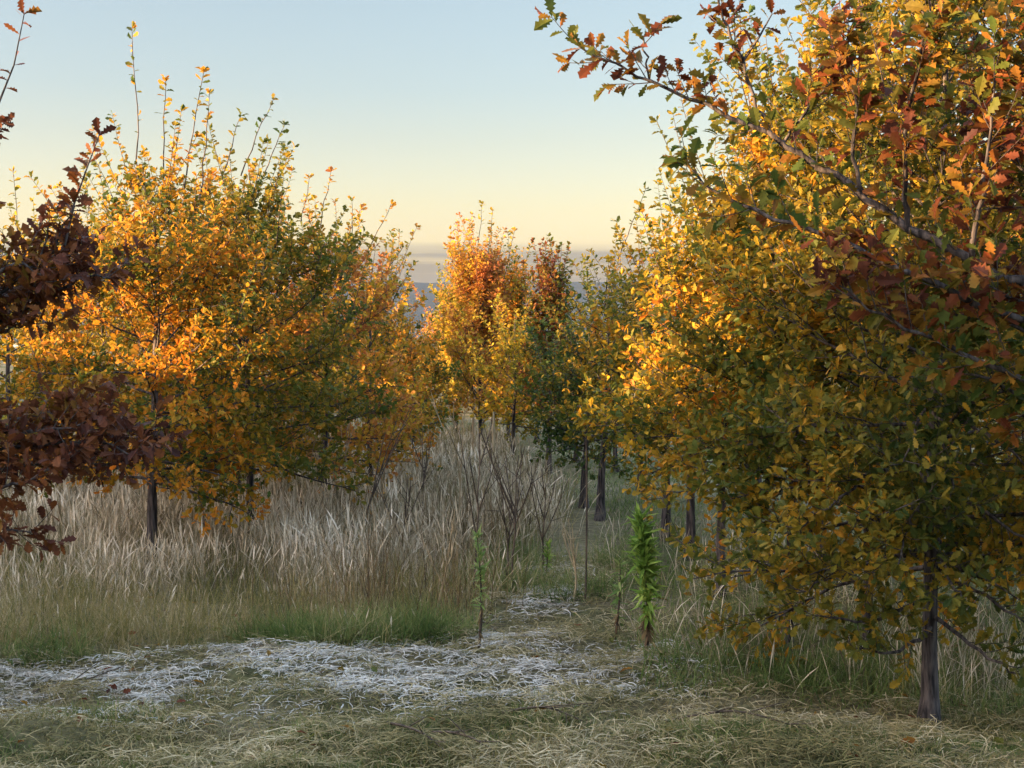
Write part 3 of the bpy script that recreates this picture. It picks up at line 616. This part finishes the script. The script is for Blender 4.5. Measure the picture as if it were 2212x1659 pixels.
# tall dry stems with seed heads
x, y = scatter(86000, 7.0, 18, lambda x, y: meadow(x, y) * np.clip(tallness(x, y), 0.06, 1) * (0.25 + 0.75 * sstep(.38, .58, fbm(x * 1.9, y * 1.9, 31))))
h = (0.22 + 0.29 * np.clip(tallness(x, y), 0, 1.1)) * rng.uniform(0.55, 1.2, len(x)) * np.interp(y, [8, 12, 18], [0.95, 0.8, 0.62]) * (0.7 + 0.6 * fbm(x * 2.3, y * 2.3, 34))
blades('tall_grass', x, y, h, 0.0027 * rng.uniform(0.6, 1.5, len(x)) * np.clip(y / 9, 0.8, 2.0), GM['tan'], (0.9, 0.8, 0.7, 3.0, 2.2, 0.3), 0.16, 0.22,
       'tall dry tan meadow grass with feathery seed heads', 'grass', ts=(0, .35, .7, .8, .92, 1))
x, y = scatter(8000, 7.6, 15, lambda x, y: sstep(.3, -.1, x - right_edge(y)) * sstep(-1.4, -.3, x - right_edge(y)) * (fbm(x * 2.1, y * 2.1, 91) > .45))
blades('dry_weed_stems', x, y, rng.uniform(0.25, 0.62, len(x)), rng.uniform(0.003, 0.006, len(x)), GM['dead'], (1, .8, .6, .35), 0.12, 0.1,
       'thicket of thin dark dry weed stems at the right side of the meadow', 'weeds')
# greener leafy understorey
x, y = scatter(100000, 6.7, 20, lambda x, y: meadow(x, y) * (0.9 - 0.5 * np.clip(tallness(x, y), 0, 1)))
h = (0.20 + 0.20 * fbm(x * 1.3, y * 1.3, 27) + 0.08 * np.clip(tallness(x, y), 0, 1)) * rng.uniform(0.6, 1.3, len(x))
blades('meadow_grass', x, y, h, 0.0034 * rng.uniform(0.7, 1.3, len(x)) * np.clip(y / 9, 0.8, 2), GM['olive'], lean=0.4, curve=0.5,
       label='olive leafy grass at the foot of the tall meadow', cat='grass')
# green tufts on the meadow's front edge, rough green grass under the right row and along the mown strip
def right_rough(x, y):
    e = np.interp(y, [5.2, 6.0, 6.4, 7.0, 8.0, 9.5, 12, 17], [3.0, 1.7, 0.75, 0.55, 0.42, 0.55, 0.55, 0.2])
    return sstep(-0.05, 0.25, x - e + (fbm(x * 2.2, y * 2.2, 51) - .5) * 0.4)
x, y = scatter(75000, 5.7, 17, lambda x, y: right_rough(x, y))
h = (0.05 + 0.20 * fbm(x * 1.6, y * 1.6, 52) * (1 - 0.55 * sstep(8.6, 10.5, y))) * rng.uniform(0.6, 1.3, len(x))
blades('rough_grass', x, y, h, 0.0042 * rng.uniform(0.7, 1.3, len(x)) * np.clip(y / 8, 0.8, 2), GM['green'], lean=0.35, curve=0.5,
       label='green rough grass growing under the right row of oaks', cat='grass')
x, y = scatter(9000, 6.2, 11, lambda x, y: right_rough(x, y) * (0.25 + 0.75 * (fbm(x * 1.4, y * 1.4, 55) > .5)))
blades('dry_stems', x, y, rng.uniform(0.15, 0.34, len(x)), 0.0026 * rng.uniform(0.7, 1.3, len(x)), GM['tan'], (0.9, 0.8, 0.7, 2.2, 0.3), 0.2, 0.25,
       'thin pale dry stems standing in the rough grass on the right', 'grass')
tx, ty = [], []
for cx, cy, r_, n_ in [(-1.18, 7.25, 0.13, 700), (-1.0, 7.2, 0.10, 450), (-0.98, 7.22, 0.16, 900), (-0.72, 7.3, 0.24, 1500), (-0.45, 7.35, 0.2, 900), (-2.2, 6.9, 0.15, 400), (0.0, 9.3, 0.22, 900), (0.28, 8.4, 0.25, 700), (-0.05, 8.6, 0.2, 600), (1.0, 6.45, 0.3, 700), (1.5, 6.3, 0.3, 700), (-1.75, 5.95, 0.12, 500), (-1.5, 5.9, 0.1, 400), (-0.85, 5.55, 0.12, 450), (0.7, 5.5, 0.15, 350), (0.1, 5.75, 0.1, 250), (-2.0, 5.4, 0.12, 350), (0.62, 9.3, 0.2, 500)]:
    a = rng.uniform(0, 6.28, n_); q = r_ * np.sqrt(rng.uniform(0, 1, n_)); tx.append(cx + q * np.cos(a) * 1.5); ty.append(cy + q * np.sin(a))
tx = np.concatenate(tx); ty = np.concatenate(ty)
blades('green_tufts', tx, ty, rng.uniform(0.10, 0.30, len(tx)) * np.where(ty < 6.1, 0.45, 1), rng.uniform(0.003, 0.006, len(tx)), GM['green'], lean=0.45, curve=0.6,
       label='fresh green tufts along the edges of the mown strip', cat='grass')
# mown foreground: hay lying in swaths, bleached straw on the track
def track(x, y):
    yc = np.interp(x, [-2.6, -1.4, -0.6, 0.0, 0.5], [6.25, 6.5, 6.6, 6.65, 6.7]) + (fbm(x * 1.5, x * 0 + 2, 61) - .5) * 0.3
    a = sstep(0.80, 0.14, np.abs(y - yc) + (fbm(x * 5, y * 5, 66) - .5) * .35) * sstep(1.1, 0.3, x)
    up = sstep(0.26, 0.10, np.abs(x - np.interp(y, [6.6, 7.5, 8.4, 9.3], [0.0, 0.02, 0.22, 0.3]))) * sstep(9.6, 9.0, y) * sstep(6.4, 6.8, y)
    sp = sstep(0.30, 0.52, fbm(x * 3.2, y * 5.0, 63, 5))
    return np.clip(np.maximum(a, up * 0.9) * (0.12 + 1.0 * sp), 0, 1)
def lying(name, x, y, L, w, mat, label, tilt=0.22, lift=0.03):
    n = len(x); a = rng.uniform(0, 2 * math.pi, n); dz = rng.normal(0, tilt, n)
    z = ground_z(x, y) + rng.uniform(0.0, lift, n)
    k = 4; V = np.zeros((n, k, 2, 3)); bend = rng.normal(0, 0.5, n)
    for i_ in range(k):
        t_ = i_ / (k - 1) - 0.5; aa = a + bend * t_
        cx = x + np.cos(aa) * L * t_; cy = y + np.sin(aa) * L * t_; cz = z + L * (dz * t_ - 0.35 * t_ * t_) + 0.008
        ww = w * (1 - 0.6 * abs(t_) * 2 * (t_ > 0))
        for s_, sg in enumerate((-1, 1)):
            V[:, i_, s_] = np.stack([cx - np.sin(aa) * ww * sg / 2, cy + np.cos(aa) * ww * sg / 2, cz + sg * ww * 0.25], -1)
    b = (np.arange(n) * 2 * k)[:, None]; kk = np.arange(k - 1)[None] * 2
    F = np.stack([b + kk, b + kk + 1, b + kk + 3, b + kk + 2], -1).reshape(-1, 4)
    tag(mesh_obj(name, V.reshape(-1, 3), F, mat), label, 'grass', None, 'stuff')
x, y = scatter(110000, 4.95, 9.8, lambda x, y: np.clip(track(x, y), 0, 1) * (1 - meadow(x, y)), 1.2)
lying('bleached_straw', x, y, rng.uniform(0.03, 0.11, len(x)), rng.uniform(0.002, 0.006, len(x)), GM['pale'], 'bleached whitish cut straw matted on the bare track', 0.14, 0.02)
x, y = scatter(105000, 4.95, 9.6, lambda x, y: (1 - meadow(x, y)) * (1 - 0.82 * track(x, y)) * (1 - 0.8 * right_rough(x, y)) * (0.35 + 0.65 * sstep(.35, .6, fbm(x * 2.2, y * 3.4, 81))), 1.2)
lying('mown_hay', x, y, rng.uniform(0.03, 0.12, len(x)) * np.where(rng.uniform(0, 1, len(x)) < .06, 2, 1), rng.uniform(0.0018, 0.0042, len(x)), GM['hay'], 'tan and olive cut hay lying across the foreground', 0.3, 0.05)
x, y = scatter(170000, 4.95, 8.2, lambda x, y: (1 - meadow(x, y)) * (1 - 0.9 * track(x, y)) * np.clip(sstep(0.35, 0.6, fbm(x * 1.9, y * 2.6, 71)) + 0.15, 0, 1) * sstep(8.0, 6.2, y + 0 * x), 1.2)
blades('mown_grass', x, y, rng.uniform(0.03, 0.10, len(x)) * (0.5 + fbm(x * 3, y * 4, 83)), rng.uniform(0.002, 0.0042, len(x)), [GM['olive'], GM['green']], lean=0.6, curve=0.8,
       label='short olive stubble grass regrowing in the mown foreground', cat='grass')
x, y = scatter(60000, 4.95, 6.1, lambda x, y: sstep(0.34, 0.58, fbm(x * 1.3, y * 1.7, 77)) * sstep(6.2, 5.4, y), 1.0)
blades('short_green_grass', x, y, rng.uniform(0.03, 0.09, len(x)), rng.uniform(0.002, 0.004, len(x)), GM['green'], lean=0.6, curve=0.7,
       label='short green grass at the bottom edge of the view', cat='grass')

# ------------------------------------------------------------------ weeds, dead stems, twigs
def weed(px, d, H, n, leaf, label, mat, dead=14, lean=0.0, seed=1):
    r_ = np.random.default_rng(seed); loc = gpos(px, d); root = empty('leafy_weed', loc); tag(root, label, 'plant', 'green leafy weeds by the mown strip')
    z = np.linspace(-0.02, H, 9); st = np.stack([lean * z + 0.012 * np.sin(z * 7), 0.01 * np.cos(z * 6), z], -1)
    T_ = Tubes(); T_.add(st, np.linspace(0.008, 0.002, 9), 6); T_.build('stem', DEADSTEM, root)
    t_ = 0.30 + 0.70 * r_.uniform(0, 1, n) ** 0.85; az = r_.uniform(0, 6.28, n)
    pos = np.stack([np.interp(t_ * H, z, st[:, 0]), np.interp(t_ * H, z, st[:, 1]), t_ * H], -1)
    e = r_.uniform(-0.1, 1.5, n) + 1.3 * (t_ - 0.4)
    e = e - 1.1 * (r_.uniform(0, 1, n) < 0.25); dr = np.stack([np.cos(az), np.sin(az), e], -1)
    leaves_mesh('foliage', LEAF_LANCE, pos, dr, leaf * r_.uniform(0.6, 1.15, n) * (1.15 - 0.5 * np.abs(t_ - 0.65)), GM[mat], root, r_, wide=1.25)
    if dead:
        t_ = r_.uniform(0.1, 0.36, dead); az = r_.uniform(0, 6.28, dead)
        pos = np.stack([np.interp(t_ * H, z, st[:, 0]), t_ * 0, t_ * H], -1)
        leaves_mesh('withered_leaf', LEAF_LANCE, pos, np.stack([np.cos(az) * .5, np.sin(az) * .5, np.full(dead, -0.9)], -1), np.full(dead, leaf * 0.9), GM['dead'], root, r_, wide=1.3)
weed(1398, 6.75, 0.67, 400, 0.085, 'bushy bright green weed standing on a withered brown foot', 'weed', 26, -0.02, 3)
weed(1034, 7.05, 0.56, 110, 0.055, 'slender pale green weed alone beside the mown track', 'weed_pale', 8, 0.0, 4)
weed(1330, 7.3, 0.42, 60, 0.06, 'thin yellowish green weed left of the bushy bright one', 'weed_pale', 6, 0.05, 5)
weed(1180, 8.9, 0.20, 40, 0.05, 'small green seedling on the pale patch of the track', 'weed', 0, 0.0, 6)

def dead_stem(px, d, H, label, seed, nb=4, mat=None, r=0.0075, lean=0.05, spread=0.5, name='dead_stem'):
    r_ = np.random.default_rng(seed); loc = gpos(px, d); T_ = Tubes()
    z = np.linspace(-0.02, H, 8); st = np.stack([lean * z + np.cumsum(r_.normal(0, .006, 8)), np.cumsum(r_.normal(0, .006, 8)), z], -1)
    T_.add(st, np.linspace(r, r * .35, 8), 5)
    for k in range(nb):
        t_ = r_.uniform(0.35, 0.9); p = np.array([np.interp(t_ * H, z, st[:, c]) for c in range(3)]); az = r_.uniform(0, 6.28)
        dd = norm(np.array([math.cos(az) * spread, math.sin(az) * spread, 1.0])); L = H * (1 - t_) * r_.uniform(0.7, 1.3) + .05
        q = np.array([p + dd * L * u + np.array([0, 0, 0.05 * u * u]) for u in np.linspace(0, 1, 4)]); T_.add(q, np.linspace(r * .55, r * .25, 4), 4)
        for m in range(2):
            p2 = q[1 + m]; d2 = norm(dd + r_.normal(0, .4, 3)); T_.add(np.array([p2, p2 + d2 * L * .25, p2 + d2 * L * .5]), [r * .35, r * .3, r * .2], 3)
    o = T_.build(name, mat or DEADSTEM); o.location = loc; tag(o, label, 'dead stem', 'dead weed stems in the meadow'); return o
DS = [
 (652, 10.6, 0.85, 'pale sunlit dead stem left of the bright grass tuft', 3, PALESTEM), (682, 11.2, 0.8, 'bent pale dead stem below the orange and red oak', 4, PALESTEM),
 (735, 11.4, 0.75, 'thin dead stem behind the bright grass tuft', 4, PALESTEM), (767, 9.6, 0.75, 'dark leaning dead stem in the middle of the tall grass', 3, None),
 (908, 10.2, 0.6, 'dark dead stem right of the bright tuft', 3, None), (982, 9.8, 0.85, 'tall pale dead stem under the yellow columnar oak', 3, PALESTEM),
 (1020, 8.3, 0.75, 'dark forked dead stem behind the slender pale weed', 5, None), (1108, 8.5, 0.70, 'stout branching dead stem at the edge of the track', 8, None),
 (1085, 8.6, 0.45, 'low dead stem at the foot of the stout branching one', 4, None), (1168, 9.0, 0.5, 'small forked dead stem above the pale patch', 5, None),
 (1240, 8.2, 0.3, 'short pale dead stem near the thin straight cane', 4, PALESTEM), (560, 9.4, 0.5, 'pale dead stem beside the slim dark trunk', 3, PALESTEM),
 (940, 7.9, 0.42, 'pale straw dead stem leaning over the front of the meadow', 3, PALESTEM), (865, 9.0, 0.5, 'dark dead stem deep in the grey grass', 4, None),
]
for k, (px, d, H, lab, nb, m_) in enumerate(DS):
    dead_stem(px, d, H * 1.12, lab, 100 + k, nb, m_, lean=0.25 if 'lean' in lab else 0.04)
def cane(px, d, H, label, r=0.0055, mat=None):
    loc = gpos(px, d); T_ = Tubes(); z = np.linspace(-0.03, H, 6)
    T_.add(np.stack([0.006 * np.sin(z * 3), z * 0, z], -1), np.concatenate([[r * 1.05], np.full(4, r), [r * .7]]), 7)
    o = T_.build('plant_cane', mat or DEADSTEM); o.location = loc; tag(o, label, 'cane', 'canes stuck among the oaks')
cane(1266, 8.25, 0.92, 'thin straight dark cane standing before the dark green oak')
cane(1065, 15.0, 0.62, 'sunlit pale post beside the track in the middle distance', 0.014, PALESTEM)
cane(1021, 16.0, 0.55, 'short pale post at the foot of the orange columnar oak', 0.014, PALESTEM)
def twig(pts, label, r=0.006, seed=1):
    r_ = np.random.default_rng(seed); W = []
    for px, py in pts:
        d = 1.6 * FP / (py - 680.0); x_ = (px - 1106) / FP * d; W.append([x_, d, float(ground_z(x_, d)) + 0.03])
    W = np.array(W); u = np.linspace(0, 1, len(W)); v = np.linspace(0, 1, 10)
    c = np.stack([np.interp(v, u, W[:, k]) for k in range(3)], -1); c[:, 2] += 0.03 * np.sin(v * math.pi); base = c[0].copy(); c -= base
    T_ = Tubes(); T_.add(c, np.linspace(r, r * .4, 10), 5)
    for k in (3, 5, 7):
        dd = norm(c[k] - c[k - 1]) + r_.normal(0, .45, 3) * np.array([1, 1, .4]) + np.array([0, 0, .25])
        T_.add(np.array([c[k], c[k] + dd * .06, c[k] + dd * .13]), [r * .5, r * .4, r * .2], 4)
    o = T_.build('fallen_twig', DEADSTEM); o.location = base; tag(o, label, 'twig', 'fallen twigs on the mown ground')
twig([(830, 1585), (905, 1640), (960, 1665)], 'reddish fallen twig curving out at the bottom edge', seed=1)
twig([(930, 1600), (1000, 1640), (1060, 1655)], 'forked fallen twig right of the bottom middle', seed=2)
twig([(1085, 1560), (1180, 1572), (1260, 1578)], 'long fallen twig at the edge of the pale straw', seed=3)
twig([(1010, 1345), (1050, 1352), (1080, 1375)], 'pale fallen twig near the slender weed', 0.005, seed=4)
twig([(1440, 1560), (1600, 1580), (1800, 1610)], 'long thin twig lying in the hay at lower right', 0.006, seed=5)
twig([(60, 1490), (140, 1480), (210, 1470)], 'fallen twig lying on the straw at far left', 0.006, seed=6)

# leaf litter
x, y = scatter(330, 5.0, 8.5, lambda x, y: 0.25 + 0.75 * sstep(0.3, 1.2, np.abs(x)), 1.0)
pos = np.stack([x, y, ground_z(x, y) + 0.05], -1); a = rng.uniform(0, 6.28, len(x))
tag(leaves_mesh('leaf_litter', LEAF_MID, pos, np.stack([np.cos(a), np.sin(a), a * 0], -1), rng.uniform(0.035, 0.06, len(x)), LM['russet'], None, rng, 1.5), 'russet fallen oak leaves scattered on the mown ground', 'leaves', None, 'stuff')

# ------------------------------------------------------------------ haze
m, t_ = new_mat('haze_air')
pv = N(t_, 'ShaderNodeVolumePrincipled'); pv.inputs['Density'].default_value = 0.000036; pv.inputs['Color'].default_value = (0.64, 0.79, 1.0, 1); pv.inputs['Anisotropy'].default_value = 0.2
om = N(t_, 'ShaderNodeOutputMaterial'); t_.links.new(pv.outputs[0], om.inputs['Volume'])
lo = np.array([-3700, -400, -60.0]); hi = np.array([3700, 4000, 88.0])
V = np.array([[(lo, hi)[(k >> 0) & 1][0], (lo, hi)[(k >> 1) & 1][1], (lo, hi)[(k >> 2) & 1][2]] for k in range(8)])
F = np.array([(0, 2, 3, 1), (4, 5, 7, 6), (0, 1, 5, 4), (2, 6, 7, 3), (0, 4, 6, 2), (1, 3, 7, 5)])
tag(mesh_obj('haze', V, F, m), 'thin blue evening haze filling the valley air', 'haze', None, 'stuff')
